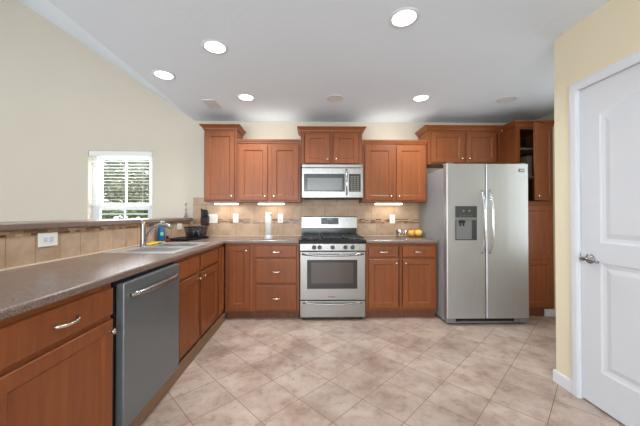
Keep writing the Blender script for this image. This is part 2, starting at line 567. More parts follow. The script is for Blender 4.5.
# arched head rail
arc = [(y, z) for _, y, z in archloop(0, P[1][0], P[1][1], P[1][2], P[1][3], .09, 0)[2:]]
head = [(P[1][0], zb), (P[1][1], zb)] + arc
door.loft([[(x, y, z) for y, z in head] for x in (f0, f1)])
for p in P: panel(door, *p)
dr = struct(door.build('door_1', M['white']))
hw = MB()
ky, kz = DY1-.068, .928
hw.lathe([(.031, 0), (.031, .006), (.026, .011), (.012, .013), (.011, .045), (.014, .05)], n=20, mat=Matrix.Translation((XD+.0075, ky, kz)) @ Matrix.Rotation(-PI/2, 4, 'Y'))
hw.tube([(XD-.043, ky+.008, kz), (XD-.049, ky-.02, kz+.004), (XD-.047, ky-.06, kz+.002), (XD-.045, ky-.1, kz-.006)], .011, 10, [.012, .012, .010, .008])
hw.build('door_handle', plain('satin chrome', (150, 150, 152), .22, 1., .05), dr)
MB().box(XD+.002, XD+.0076, DY1-.0045, DY1-.001, kz-.03, kz+.03).build('strike_plate', M['nickel'], dr)
# jamb and casing
b = MB()
b.box(XD+.0, XD+.139, DY1-.003, DY1-.0005, 0, DZ-.003)
b.box(XD+.0, XD+.139, DY0+.0005, DY0+.0025, 0, DZ-.003)
b.box(XD+.0, XD+.139, DY0+.0025, DY1-.003, DZ-.0033, DZ-.0005)
cas = [(0, 0), (.012, 0), (.017, .012), (.017, .04), (.013, .057), (0, .057)]  # (out, across)
e = .006
def cpath(c): return [(DY1-e+c, 0), (DY1-e+c, DZ-e+c), (DY0+e-c, DZ-e+c), (DY0+e-c, 0)]
loops = [[(XD-.0005-o_, cpath(c)[k][0], cpath(c)[k][1]) for o_, c in cas] for k in range(4)]
b.loft(loops)
struct(b.build('trim_4', M['trimwhite']))
b = MB()
bbp = [(0, 0), (.013, 0), (.013, .07), (.008, .083), (0, .083)]
b.loft([[(XD-.0005-o_, y, z) for o_, z in bbp] for y in (DY1+.0515, 2.0595)])
b.box(XD-.0005, 3.05, 2.0465, 2.0595, 0, .083)
b.loft([[(XD-.0005-o_, y, z) for o_, z in bbp] for y in (-3.5, DY0-.0515)])
struct(b.build('baseboard_right', M['trimwhite']))
sbox('trim_5', M['shoe'], -.993, -.972, .25, 3.28, 0, .088)
sbox('baseboard_pantry', M['trimwhite'], 2.785, 3.048, 3.345, 3.358, 0, .088)
sbox('wall_pantry_filler', M['paint'], 2.895, 3.049, 3.36, 3.40, 0, 2.27)

# ------------------------------------------------------------------ cabinets
def panel_front(w, h, t=.02, s=.058, rec=.009):
    """recessed-panel door front: x 0..w, z 0..h, outer face at y=-t"""
    b = MB()
    prof = [(0, 0), (0, -t+.004), (.004, -t), (s, -t), (s+.004, -t+.003), (s+.011, -t+rec-.001), (s+.013, -t+rec)]
    b.loft([[(i, y, i), (w-i, y, i), (w-i, y, h-i), (i, y, h-i)] for i, y in prof])
    return b
def slab_front(w, h, t=.02):
    b = MB()
    prof = [(0, 0), (0, -t+.006), (.004, -t+.001), (.009, -t)]
    b.loft([[(i, y, i), (w-i, y, i), (w-i, y, h-i), (i, y, h-i)] for i, y in prof])
    return b
def add_knob(parent, x, z, y=-.02):
    b = MB()
    b.lathe([(.008, 0), (.006, .004), (.005, .012), (.012, .017), (.0145, .022), (.012, .027), (.004, .029)], n=14, mat=Matrix.Translation((x, y, z)) @ Matrix.Rotation(PI/2, 4, 'X'))
    return b.build('knob', M['nickel'], parent)
def add_pull(parent, x, z, y=-.02, L=.115):
    b = MB()
    pts, rs = [], []
    for k in range(9):
        t = k/8*2-1
        pts.append((x+t*L/2, y-.004-.024*(1-t**4), z-.006*(1-t*t)))
        rs.append(.0052+.0022*abs(t)**3)
    b.tube(pts, .006, 8, rs, 1.25)
    return b.build('pull', M['nickel'], parent)
def put(o, x, z):
    o.location = (x, 0, z)
    return o
def carcass(t, w, d, z0, z1, sides=.018, top=True, mat='wood'):
    b = MB()
    b.box(0, sides, .02, d, z0, z1); b.box(w-sides, w, .02, d, z0, z1)
    b.box(sides, w-sides, .02, d, z0, z0+.018); b.box(sides, w-sides, d-.008, d, z0+.018, z1)
    if top: b.box(sides, w-sides, .02, d-.008, z1-.018, z1)
    return b.build('carcass', M[mat], t)
def face_frame(t, w, z0, z1, stiles, rails, xl=.04, xr=.04):
    """stiles: inner x spans, rails: (x0,x1,z0,z1)"""
    b = MB()
    b.box(0, xl, 0, .02, z0, z1); b.box(w-xr, w, 0, .02, z0, z1)
    for a, c in stiles: b.box(a, c, -.0004, .0195, z0+.001, z1-.001)
    for r in rails: b.box(r[0], r[1], 0, .0199, r[2], r[3])
    return b.build('face_frame', M['wood'], t)
def crown(t, w, d, z0, prof, left=True, right=True, dl=None):
    b = MB()
    loops = []
    path = [(0, dl or d), (0, 0), (w, 0), (w, d)]
    for k in range(4):
        if k == 0 and not left or k == 3 and not right: continue
        lp = []
        for o_, z in prof:
            xo = -o_ if k < 2 else o_
            if (k < 2 and not left) or (k >= 2 and not right): xo = 0
            yo = -o_ if k in (1, 2) else 0
            lp.append((path[k][0]+xo, path[k][1]+yo, z0+z))
        loops.append(lp)
    b.loft(loops)
    return b.build('crown_moulding', M['wood'], t)
TALLCROWN = [(.001, 0), (.012, .002), (.014, .014), (.030, .034), (.042, .044), (.048, .047), (.048, .058), (.001, .058)]
LOWCROWN = [(.001, 0), (.010, .002), (.014, .02), (.022, .034), (.022, .052), (.001, .052)]

def door_part(t, x, z, w, h, knob=None, name='door'):
    o = put(panel_front(w, h).build(name, M['wood'], t), x, z)
    if knob: add_knob(o, *knob)
    return o
def drawer_part(t, x, z, w, h, pull=True, name='drawer'):
    o = put(slab_front(w, h).build(name, M['wood'], t), x, z)
    if pull: add_pull(o, w/2, h/2)
    return o

YU = 3.60           # upper face frames (door fronts at 3.58)
DU = YW-.001-YU
# tall single-door upper on the left
def upper(name, label, x0, x1, z0, z1, doors, crownp, left, right, y=YU, knobz=.05, group='upper wall cabinets'):
    t = thing(name, label, 'cabinet', (x0, y, 0), 0, group)
    w = x1-x0; d = YW-.001-y
    carcass(t, w, d, z0, z1)
    mids = []
    for (a, bb), (c, dd) in zip(doors, doors[1:]): mids.append((bb-.012-x0, c+.012-x0))
    face_frame(t, w, z0, z1, mids, [(.04, w-.04, z0, z0+.04), (.04, w-.04, z1-.045, z1)])
    for k, (a, bb) in enumerate(doors):
        wd = bb-a; h = z1-z0-.05
        kx = wd-.03 if (k == 0) else .03
        door_part(t, a-x0, z0+.02, wd, h, (kx, knobz))
    crown(t, w, d-.001, z1-.004, crownp, left, right)
    return t
upper('upper_cabinet', 'tall narrow single-door wall cabinet, leftmost upper beside the cream wall', -1.336, -.927, 1.372, 2.283, [(-1.318, -.952)], TALLCROWN, True, True)
upper('upper_cabinet', 'two-door wall cabinet between the tall narrow cabinet and the microwave', -.921, -.124, 1.368, 2.108, [(-.893, -.538), (-.486, -.148)], LOWCROWN, False, False)
upper('upper_cabinet', 'short two-door wall cabinet directly above the microwave', -.118, .657, 1.835, 2.262, [(-.070, .245), (.293, .612)], [(o_, z*.98) for o_, z in TALLCROWN], True, True)
upper('upper_cabinet', 'two-door wall cabinet between the microwave and the refrigerator', .663, 1.480, 1.368, 2.108, [(.690, 1.052), (1.092, 1.452)], LOWCROWN, False, False)
upper('upper_cabinet', 'wide two-door wall cabinet above the stainless refrigerator', 1.494, 2.4385, 1.850, 2.285, [(1.535, 1.955), (1.990, 2.375)], TALLCROWN, True, False)

# tall pantry cabinet beside the refrigerator with its upper door ajar
YP = 3.335
px0, px1 = 2.440, 2.885
pt = thing('pantry_cabinet', 'tall pantry cabinet right of the refrigerator with its upper door ajar', 'cabinet', (px0, YP, 0))
w, d = px1-px0, YW-.001-YP
b = MB()
b.box(0, .018, .02, d, .10, 2.262); b.box(w-.018, w, .02, d, .10, 2.262)
b.box(.018, w-.018, d-.008, d, .10, 2.262); b.box(.018, w-.018, .02, d-.008, 2.244, 2.262); b.box(.018, w-.018, .02, d-.008, .10, .118)
b.build('carcass', M['wood'], pt)
for z in (1.345, 1.66, 2.0):
    MB().box(.019, w-.019, .03, d-.009, z-.009, z+.009).build('shelf', M['tan'], pt)
face_frame(pt, w, .10, 2.262, [], [(.05, w-.04, .10, .14), (.05, w-.04, 1.32, 1.37), (.05, w-.04, 2.225, 2.262)], .05, .04)
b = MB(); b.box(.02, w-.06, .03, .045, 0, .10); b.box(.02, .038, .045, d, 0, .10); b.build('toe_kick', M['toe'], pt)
crown(pt, w, d-.001, 2.258, TALLCROWN, True, False, 3.545-YP)
lo = MB()
dw_, dh_ = .392, 1.20
lo_o = put(panel_front(dw_, .56).build('lower_door', M['wood'], pt), .035, .118)
# the lower door's second panel shares the leaf
bmx = panel_front(dw_, .64); bmesh.ops.translate(bmx.bm, vec=(0, 0, .561), verts=bmx.bm.verts)
tmp = bmx.build('tmp', M['wood']); bmm = bmesh.new(); bmm.from_mesh(lo_o.data); bmm.from_mesh(tmp.data); bmm.to_mesh(lo_o.data); bmm.free()
bpy.data.objects.remove(tmp)
add_knob(lo_o, .035, 1.15)
ud = panel_front(.362, .885).build('upper_door', M['wood'], pt)
bmesh_shift = Matrix.Translation((-.362, 0, 0)); ud.data.transform(bmesh_shift)
ud.location = (w-.028, -.001, 1.372)
ud.rotation_euler = (0, 0, math.radians(25))
add_knob(ud, -.362+.03, .05)

# goods on the pantry shelves
def jar(name, label, cat, x, y, z, r, h, body, cap):
    o = thing(name, label, cat, (x, y, z), 0, 'jars and packets in the pantry')
    MB().lathe([(r*.95, 0), (r, .006), (r, h*.72), (r*.7, h*.82), (r*.62, h*.86)], n=18).build('jar_body', M[body], o)
    MB().lathe([(r*.68, h*.86), (r*.7, h*.87), (r*.7, h), (r*.6, h)], n=18).build('lid', M[cap], o)
    return o
jar('storage_jar', 'dark jar on the upper pantry shelf near the left side', 'jar', 2.545, 3.55, 2.0095, .045, .17, 'darkjar', 'wire')
jar('storage_jar', 'dark jar with grey lid on the upper pantry shelf near the open door', 'jar', 2.66, 3.56, 2.0095, .048, .19, 'darkjar', 'tray')
jar('storage_jar', 'rust red jar on the middle pantry shelf', 'jar', 2.585, 3.50, 1.6695, .05, .2, 'redbox', 'wire')
tag(MB().box(2.655, 2.72, 3.44, 3.62, 1.6695, 1.93, .003).build('food_packet', M['tan']), 'tan upright packet on the middle pantry shelf by the door', 'packet')
jar('storage_jar', 'dark jar on the lowest visible pantry shelf beside the refrigerator top', 'jar', 2.60, 3.50, 1.3545, .05, .2, 'darkjar', 'redbox')

# base cabinets, back run (door fronts at y 3.284)
YB = 3.304
ZT = .876
def base(name, label, x0, w, rz=0, origin=None, depth=None, group='base cabinets', left_toe=0., right_toe=0.):
    loc = (x0, YB, 0) if origin is None else origin
    t = thing(name, label, 'cabinet', loc, rz, group)
    d = depth or (YW-.002-YB)
    carcass(t, w, d, .095, ZT-.001, top=False)
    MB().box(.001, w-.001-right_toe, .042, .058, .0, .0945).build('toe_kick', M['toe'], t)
    return t
# corner unit: one door on the back run
t = base('base_cabinet', 'corner base cabinet with one narrow door at the turn of the worktop', -.978, .318)
face_frame(t, .318, .095, ZT-.001, [], [(.04, .278, .095, .14), (.04, .278, ZT-.04, ZT-.001)])
door_part(t, -.936+.978, .128, .237, .722, (.205, .67))
t = base('base_cabinet', 'base cabinet of three stacked drawers left of the gas range', -.658, .531)
face_frame(t, .531, .095, ZT-.001, [], [(.04, .491, .095, .13), (.04, .491, .395, .44), (.04, .491, .68, .72), (.04, .491, ZT-.04, ZT-.001)])
for z0, z1 in ((.110, .396), (.419, .696), (.716, .850)):
    drawer_part(t, .030, z0, .470, z1-z0)
t = base('base_cabinet', 'base cabinet with two doors and two drawers between the range and refrigerator', .641, .834)
face_frame(t, .834, .095, ZT-.001, [(.395, .427)], [(.04, .395, .095, .14), (.427, .794, .095, .14), (.04, .395, .69, .725), (.427, .794, .69, .725), (.04, .395, ZT-.04, ZT-.001), (.427, .794, ZT-.04, ZT-.001)])
for x0, x1, k in ((.676, 1.022, 0), (1.071, 1.447, 1)):
    wd = x1-x0
    drawer_part(t, x0-.641, .718, wd, .128)
    door_part(t, x0-.641, .128, wd, .565, (wd-.03 if k == 0 else .03, .52))
# left run: local x runs along +Y, fronts face +X
XL = -.997
DL = 0.62
t = base('base_cabinet', 'base cabinet with one wide drawer over one door, directly left of the dishwasher', 0, .575, PI/2, (XL, .868, 0), DL)
face_frame(t, .575, .095, ZT-.001, [], [(.04, .535, .095, .14), (.04, .535, .68, .725), (.04, .535, ZT-.04, ZT-.001)])
drawer_part(t, .012, .716, .556, .134)
door_part(t, .012, .122, .556, .573, (.53, .52))
t = base('base_cabinet', 'base cabinet closest to the camera, under the near end of the left worktop', 0, .62, PI/2, (XL, .243, 0), DL)
face_frame(t, .62, .095, ZT-.001, [], [(.04, .58, .095, .14), (.04, .58, .68, .725), (.04, .58, ZT-.04, ZT-.001)])
drawer_part(t, .012, .716, .596, .134)
door_part(t, .012, .122, .596, .573, (.03, .52))
t = base('base_cabinet', 'sink base cabinet with two doors under the sink beyond the dishwasher', 0, .975, PI/2, (XL, 2.10, 0), DL)
face_frame(t, .975, .095, ZT-.001, [(.435, .487)], [(.04, .435, .095, .14), (.487, .935, .095, .14), (.04, .435, .68, .725), (.487, .935, .68, .725), (.04, .435, ZT-.04, ZT-.001), (.487, .935, ZT-.04, ZT-.001)])
for a, c, kx in ((2.155, 2.535, .35), (2.587, 3.045, .03)):
    drawer_part(t, a-2.10, .716, c-a, .134, False, 'false_drawer')
    door_part(t, a-2.10, .122, c-a, .573, (kx, .53))
# filler panel between the sink base and the corner
t = thing('corner_filler', 'narrow panelled filler cabinet front in the inside corner of the base run', 'cabinet', (XL, 3.077, 0), PI/2)
b = MB(); b.box(0, .205, 0, .02, .095, ZT-.001); b.build('face_frame', M['wood'], t)
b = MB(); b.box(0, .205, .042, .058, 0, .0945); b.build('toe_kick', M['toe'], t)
put(panel_front(.165, .722, s=.04).build('filler_panel', M['wood'], t), .015, .128)

# ------------------------------------------------------------------ worktops, sink, bar top
XC = -.967
sx0, sx1, sy0, sy1 = -1.565, -1.058, 2.222, 2.978
o = MB().grid_slab([XH+.001, sx0, sx1, XC, -.127], [.20, sy0, sy1, 3.268, YW-.009], ZT, .914,
    skip=[(1, 1)] + [(3, j) for j in (0, 1, 2)]).build('worktop', M['counter'])
smooth_by_bevel(o, .011)
tag(o, 'long L-shaped taupe speckled worktop holding the sink along the half wall', 'countertop')
o = MB().box(.640, 1.478, 3.268, YW-.009, ZT, .914).build('worktop', M['counter'])
smooth_by_bevel(o, .011)
tag(o, 'short taupe speckled worktop between the range and the refrigerator', 'countertop')
o = MB().box(-2.02, -1.600, .12, YW-.002, 1.123, 1.164).build('bar_top', M['counter'])
smooth_by_bevel(o, .010)
tag(o, 'raised taupe bar top capping the tiled half wall below the window', 'countertop')

sk = thing('sink', 'stainless double-bowl sink set into the left worktop', 'sink', (0, 0, 0))
bx0, bx1 = -1.475, -1.085
by = [(2.255, 2.585), (2.615, 2.945)]
MB().grid_slab([-1.582, bx0, bx1, -1.040], [2.205, by[0][0], by[0][1], by[1][0], by[1][1], 2.995], .9145, .920, skip=[(1, 1), (1, 3)]).build('rim', M['sink'], sk)
for ya_, yb_ in by:
    def rr(i, z, r):
        pts = []
        for cx_, cy_, a0 in ((bx1-i-r, yb_-i-r, 0), (bx0+i+r, yb_-i-r, 90), (bx0+i+r, ya_+i+r, 180), (bx1-i-r, ya_+i+r, 270)):
            for k in range(5):
                a = math.radians(a0+22.5*k)
                pts.append((cx_+r*math.cos(a), cy_+r*math.sin(a), z))
        return pts
    loops = [rr(-.006, .9142, .02), rr(.002, .912, .03), rr(.008, .76, .035), rr(.03, .735, .04), rr(.09, .731, .05),
             rr(.09, .728, .05), rr(.027, .732, .04), rr(.005, .758, .035), rr(-.001, .909, .03)]
    bo = MB().loft(loops, smooth=True).build('bowl', M['sinkbowl'], sk)
    MB().lathe([(.04, 0), (.04, .003), (.03, .004), (.02, .001)], ((bx0+bx1)/2, (ya_+yb_)/2, .7312), 18).build('drain', M['chrome'], bo)

fc = thing('faucet', 'brushed steel pull-out kitchen faucet standing behind the sink', 'faucet', (-1.527, 2.63, .920))
MB().lathe([(.028, .0005), (.031, .006), (.026, .012), (.0235, .03), (.0225, .17), (.0225, .205), (.019, .222), (.006, .226)], n=20).build('column', M['steel_h'], fc)
pts = [(0.012, 0, .050), (.05, 0, .115), (.10, 0, .172), (.15, 0, .192), (.20, 0, .197), (.235, 0, .188), (.258, 0, .168)]
MB().tube(pts, .014, 12, [.015, .0155, .0165, .0185, .020, .0205, .018]).build('spout', M['steel_h'], fc)
MB().tube([(-.004, 0, .2255), (-.022, 0, .236), (-.055, 0, .243)], .006, 8, [.007, .0055, .006]).build('lever', M['steel_h'], fc)

# ------------------------------------------------------------------ dishwasher
dwy0, dwy1 = 1.452, 2.092
t = thing('dishwasher', 'dark grey steel dishwasher under the left worktop beside the nearest cabinet', 'dishwasher', (-.992, dwy0, 0), PI/2)
w = dwy1-dwy0
MB().box(.006, w-.006, .0, .58, .055, .868).build('tub', M['dw_side'], t)
dd = MB().box(.018, w-.008, -.045, -.001, .108, .858, .006).build('front_door', M['dark_steel'], t)
pts, rs = [], []
for k in range(13):
    u = k/12*2-1
    pts.append((.018+(w-.026)/2+u*.262, -.046-.032*(1-abs(u)**3)-.004, .786+.0*u)); rs.append(.013-.004*abs(u)**2)
MB().tube(pts, .012, 10, rs, 1.25).build('handle', M['steel_h'], dd)
MB().box(.02, w-.01, .03, .05, .0, .10).build('kick_plate', M['dw_side'], t)

# ------------------------------------------------------------------ gas range
rx0, rx1 = -.122, .635
t = thing('gas_range', 'freestanding stainless gas range between the drawers and the right base cabinet', 'stove', (rx0, 3.253, 0))
w = rx1-rx0
yb_ = YW-.014-3.253
MB().box(.002, w-.002, .045, yb_-.01, .03, .872).build('body', M['dw_side'], t)
dd = MB().box(.004, w-.004, .004, .044, .232, .784, .006).build('oven_door', M['steel'], t)
fr = MB().box(.085, .660, .000, .0038, .362, .692, .0015).build('window_frame', M['mwblack'], dd)
MB().box(.132, .615, -.0025, -.0004, .425, .662).build('oven_window', M['ovenglass'], fr)
pts, rs = [], []
for k in range(15):
    u = k/14*2-1
    pts.append((w/2+u*.35, .002-.045*(1-abs(u)**4), .752-.010*(1-u*u)+.006)); rs.append(.012)
MB().tube(pts, .012, 10, rs, 1.1).build('oven_handle', M['steel_h'], dd)
for k, (xa_, wd) in enumerate(((.332, .018), (.356, .012), (.372, .018), (.394, .010))):
    MB().box(xa_, xa_+wd, .0025, .0038, .266, .274).build('brand_mark', M['mark'], dd)
dwr = MB().box(.004, w-.004, .004, .044, .035, .222, .006).build('storage_drawer', M['steel'], t)
pts = []
for k in range(15):
    u = k/14*2-1
    pts.append((w/2+u*.34, .003-.022*(1-abs(u)**3), .190-.012*(1-u*u)+.012))
MB().tube(pts, .010, 8).build('drawer_grip', M['steel_h'], dwr)
cp = MB().box(.001, w-.001, .001, .05, .794, .878, .004).build('control_panel', M['steel_h'], t)
for X in (.044, .106, .254, .404, .484):
    kx = X-rx0
    k_ = MB().lathe([(.025, 0), (.025, .004), (.0215, .008), (.020, .026), (.017, .028)], n=18, mat=Matrix.Translation((kx, .001, .834)) @ Matrix.Rotation(PI/2, 4, 'X')).build('burner_knob', M['grey'], cp)
b = MB()
b.loft([[(x, y, z) for y, z in ((-.012, .884), (-.014, .905), (-.004, .918), (yb_-.06, .918), (yb_-.06, .880))] for x in (-.004, w+.004)])
ct = b.build('cooktop', M['black'], t)
for gx in (.13, w/2, w-.13):
    gw = .112
    b = MB()
    z0, z1 = .936, .950
    ya_, yc_ = .035, .50
    for sx_ in (-gw, gw-.012): b.box(gx+sx_, gx+sx_+.012, ya_, yc_, z0, z1, .003)
    for yy in (ya_, .155, .262, .375, yc_-.012): b.box(gx-gw+.012, gx+gw-.012, yy, yy+.012, z0, z1, .003)
    b.box(gx-.006, gx+.006, ya_+.013, .154, z0, z1+.004, .003); b.box(gx-.006, gx+.006, .388, yc_-.013, z0, z1+.004, .003)
    for sx_ in (-gw, gw-.012):
        for yy in (ya_, yc_-.014): b.box(gx+sx_, gx+sx_+.012, yy, yy+.014, .9185, z0, .002)
    b.build('grate', M['iron'], t)
for gx, gy in ((.13, .13), (.13, .39), (w/2, .27), (w-.13, .13), (w-.13, .39)):
    MB().lathe([(.048, 0), (.046, .006), (.034, .008), (.034, .014), (.024, .016)], (gx, gy, .9185), 20).build('burner', M['grey'], t)
bg_ = MB().box(.010, w-.010, yb_-.055, yb_, .873, 1.028, .004).build('rear_vent_panel', M['mwblack'], t)
gd = MB()
gd.loft([[(x, y, z) for y, z in ((yb_-.075, 1.030), (yb_-.062, 1.175), (yb_-.052, 1.184), (yb_-.002, 1.184), (yb_-.002, 1.030))] for x in (.006, w-.006)])
gd = gd.build('backguard', M['steel_h'], t)
ds = MB()
ds.loft([[(x, y, z) for y, z in ((yb_-.0755, 1.078), (yb_-.0675, 1.164), (yb_-.060, 1.164), (yb_-.066, 1.078))] for x in (.268, .500)])
ds = ds.build('clock_panel', M['black'], gd)
for r_ in range(3):
    for c_ in range(7):
        if r_ == 0 and 2 < c_ < 5: continue
        zc = 1.092+.028*r_; xx = .286+.030*c_; yy = yb_-.0755+.008*(zc-1.078)/.086
        MB().box(xx, xx+.012, yy-.001, yy+.001, zc-.004, zc+.004).build('button', M['key'], ds)
MB().box(.350, .410, yb_-.0695, yb_-.0675, 1.142, 1.156).build('clock_display', emit('green clock digits', (120, 150, 130), .5), ds)
for fx in (.05, w-.05):
    MB().lathe([(.018, 0), (.018, .010), (.010, .012), (.010, .030)], (fx, .08, 0), 12).build('foot', M['dw_side'], t)

# ------------------------------------------------------------------ over-range microwave
mx0, mx1, mz0, mz1 = -.106, .651, 1.418, 1.828
t = thing('microwave_oven', 'stainless over-the-range microwave under the short wall cabinet', 'microwave', (mx0, 3.52, 0))
w = mx1-mx0
MB().box(.001, w-.001, .022, YW-.012-3.52, mz0+.006, mz1).build('body', M['grey'], t)
MB().box(.0, w, -.012, .021, 1.790, mz1, .003).build('vent_strip', M['steel_h'], t)
dd = MB().box(.0, w, -.012, .021, mz0, 1.785, .004).build('front_door', M['steel_h'], t)
gl = MB().box(.026, .532, -.015, -.0125, 1.492, 1.712, .001).build('door_glass', M['mwblack'], dd)
MB().box(.070, .500, -.0172, -.0152, 1.512, 1.660).build('window_mesh', M['mwglass'], gl)
MB().tube([(.553, -.014, 1.455), (.553, -.045, 1.475), (.553, -.052, 1.60), (.553, -.045, 1.745), (.553, -.014, 1.765)], .011, 10).build('handle', M['chrome'], dd)
kp = MB().box(.582, .728, -.015, -.0125, 1.492, 1.712, .001).build('control_panel', M['mwblack'], dd)
for r_ in range(8):
    for c_ in range(3):
        MB().box(.605+.038*c_, .628+.038*c_, -.0165, -.0151, 1.505+.024*r_, 1.512+.024*r_).build('keypad_button', M['key'], kp)
for k in range(5):
    MB().box(.350+.013*k, .359+.013*k, -.0133, -.0121, 1.447, 1.454).build('brand_mark', M['mark'], dd)
b = MB(); b.box(.03, w-.03, .05, .33, mz0-.008, mz0+.005); b.build('underside_grille', M['dw_side'], t)

# ------------------------------------------------------------------ refrigerator
fx0, fx1 = 1.487, 2.396
t = thing('refrigerator', 'stainless side-by-side refrigerator with ice dispenser at the end of the worktop', 'refrigerator', (fx0, 3.083, 0))
w = fx1-fx0
MB().box(.006, w-.006, .082, .79, .03, 1.728, .004).build('body', M['fridge_side'], t)
MB().box(.010, w-.010, .070, .0815, .08, 1.722).build('door_seal', M['gap'], t)
s_ = .432
def fridge_door(x0, x1, name):
    b = MB()
    # gently curved front
    n = 10
    lp = []
    front = []
    for k in range(n+1):
        u = k/n
        x = x0+(x1-x0)*u
        edge = min(u, 1-u)*(x1-x0)
        y = .0 + (.012*(1-min(edge/.014, 1))**2)
        front.append((x, y))
    fr = [(x0, .012), (x0+.003, .004), (x0+.010, .0), ((x0+x1)/2, -.003), (x1-.010, .0), (x1-.003, .004), (x1, .012), (x1, .069), (x0, .069)]
    b.loft([[(x, y, z) for x, y in fr] for z in (.078, 1.764)])
    return b.build(name, M['fridge'], t)
ld = fridge_door(.0, s_-.004, 'freezer_door')
rd = fridge_door(s_+.003, w, 'fridge_door')
for xh, par in ((s_-.042, ld), (s_+.042, rd)):
    pts, rs = [], []
    for k in range(15):
        u = k/14*2-1
        pts.append((xh, .002-.062*(1-abs(u)**3), 1.13+u*.345)); rs.append(.012+.002*(1-u*u))
    MB().tube(pts, .013, 12, rs, 1.0).build('handle', M['chrome'], par)
# dispenser
dx0, dx1, dz0, dz1 = 1.580-fx0, 1.816-fx0, .930, 1.302
b = MB()
b.box(dx0, dx1, -.006, -.0032, dz0, dz0+.012); b.box(dx0, dx0+.010, -.006, -.0032, dz0+.012, 1.15); b.box(dx1-.010, dx1, -.006, -.0032, dz0+.012, 1.15)
dsp = b.build('dispenser', M['grey'], ld)
MB().box(dx0, dx1, -.012, -.0032, 1.178, dz1, .003).build('control_panel', M['grey'], dsp)
MB().box(dx0, dx1, -.014, -.0032, 1.150, 1.177, .003).build('panel_ledge', M['midgrey'], dsp)
for k in range(4):
    MB().box(dx0+.05+.036*k, dx0+.062+.036*k, -.0135, -.0122, 1.192, 1.198).build('indicator', M['key'], dsp)
for k in (1, 2):
    MB().lathe([(.009, 0), (.009, .001)], n=12, mat=Matrix.Translation((dx0+.02+.066*k, -.0122, 1.25)) @ Matrix.Rotation(PI/2, 4, 'X')).build('indicator', M['key'], dsp)
b = MB(); b.box(dx0+.011, dx1-.011, -.0042, -.0033, dz0+.013, 1.149); b.build('cavity', M['midgrey'], dsp)
b = MB(); b.box(dx0+.18, dx1-.011, -.0052, -.0043, dz0+.013, 1.149); b.build('cavity_side', M['grey'], dsp)
b = MB(); b.box(dx0+.035, dx0+.105, -.016, -.0043, 1.115, 1.149, .004); b.box(dx0+.045, dx0+.06, -.014, -.0043, 1.085, 1.114, .003); b.box(dx0+.08, dx0+.095, -.014, -.0043, 1.085, 1.114, .003)
b.build('nozzle', M['dw_side'], dsp)
bd = MB().box(2.283-fx0, 2.350-fx0, -.0035, -.0012, 1.675, 1.712, .001).build('badge', M['grey'], rd)
MB().box(2.293-fx0, 2.349-fx0, -.0045, -.0037, 1.682, 1.705).build('badge_face', M['steel_h'], bd)
gr = MB().box(.012, w-.012, .03, .081, .018, .072, .003).build('toe_grille', M['midgrey'], t)
MB().box(.11, w-.15, .027, .0298, .036, .066).build('grille_slot', M['gap'], gr)
for fx in (.045, w-.055):
    MB().box(fx-.045, fx+.045, .018, .029, .022, .076, .004).build('hinge_cover', M['midgrey'], t)
    MB().lathe([(.022, 0), (.022, .018), (.012, .022), (.012, .03)], (fx, .1, 0), 12).build('foot', M['dw_side'], t)
for fx in (.05, w-.05):
    MB().box(fx-.035, fx+.035, .02, .13, 1.7655, 1.780, .004).build('hinge_cap', M['midgrey'], t)

# ------------------------------------------------------------------ ceiling lights, vent, cabinet lights
def downlight(x, y, on, label, power=DOWNLIGHT_W):
    o = thing('recessed_light', label, 'ceiling light', (x, y, ZC), 0, 'recessed ceiling lights')
    b = MB()
    n = 28
    prof = [(.074, -.002), (.080, -.006), (.096, -.005), (.099, -.0006)]
    b.loft([[(r*math.cos(2*PI*k/n), r*math.sin(2*PI*k/n), z) for k in range(n)] for r, z in prof], cap0=False, cap1=False, smooth=True)
    b.build('trim_ring', M['trimwhite'], o)
    MB().lathe([(.0735, -.003), (.0735, -.0012)], n=28).build('lens', M['lens'] if on else M['lensoff'], o)
    if on:
        l = area('lamp', (0, 0, -.012), (0, 0, 0), .14, .14, power, (.94, .98, 1), 'DISK', math.radians(150))
        l.parent = o
    return o
downlight(.607, 1.825, True, 'lit recessed ceiling light nearest the camera, right of centre')
downlight(1.211, 3.086, True, 'lit recessed ceiling light above the right worktop in the far row', DOWNLIGHT_FAR_W)
downlight(-.700, 3.099, True, 'lit recessed ceiling light in the far row in front of the two-door cabinet', DOWNLIGHT_FAR_W)
downlight(-.725, 2.168, True, 'lit recessed ceiling light in the middle left, nearer than the far row')
downlight(-1.337, 2.613, True, 'leftmost lit recessed ceiling light, by the sloping ceiling above the sink')
downlight(.271, 3.115, False, 'unlit recessed ceiling light in the far row above the range')
downlight(2.176, 3.105, False, 'unlit recessed ceiling light in the far row above the refrigerator')
t = thing('ceiling_vent', 'small white air register in the ceiling above the sink corner', 'vent', (-1.134, 3.294, ZC))
b = MB()
b.box(-.07, .07, -.13, -.115, -.008, -.0005); b.box(-.07, .07, .115, .13, -.008, -.0005); b.box(-.07, -.055, -.115, .115, -.008, -.0005); b.box(.055, .07, -.115, .115, -.008, -.0005)
b.build('frame', M['lensoff'], t)
for k in range(7):
    x = -.045+.015*k
    MB().box(x-.006, x+.006, -.114, .114, -.0065, -.0045).build('louvre', M['lensoff'], t)
MB().box(-.0549, .0549, -.1149, .1149, -.002, -.0006).build('backing', M['lensoff'], t)

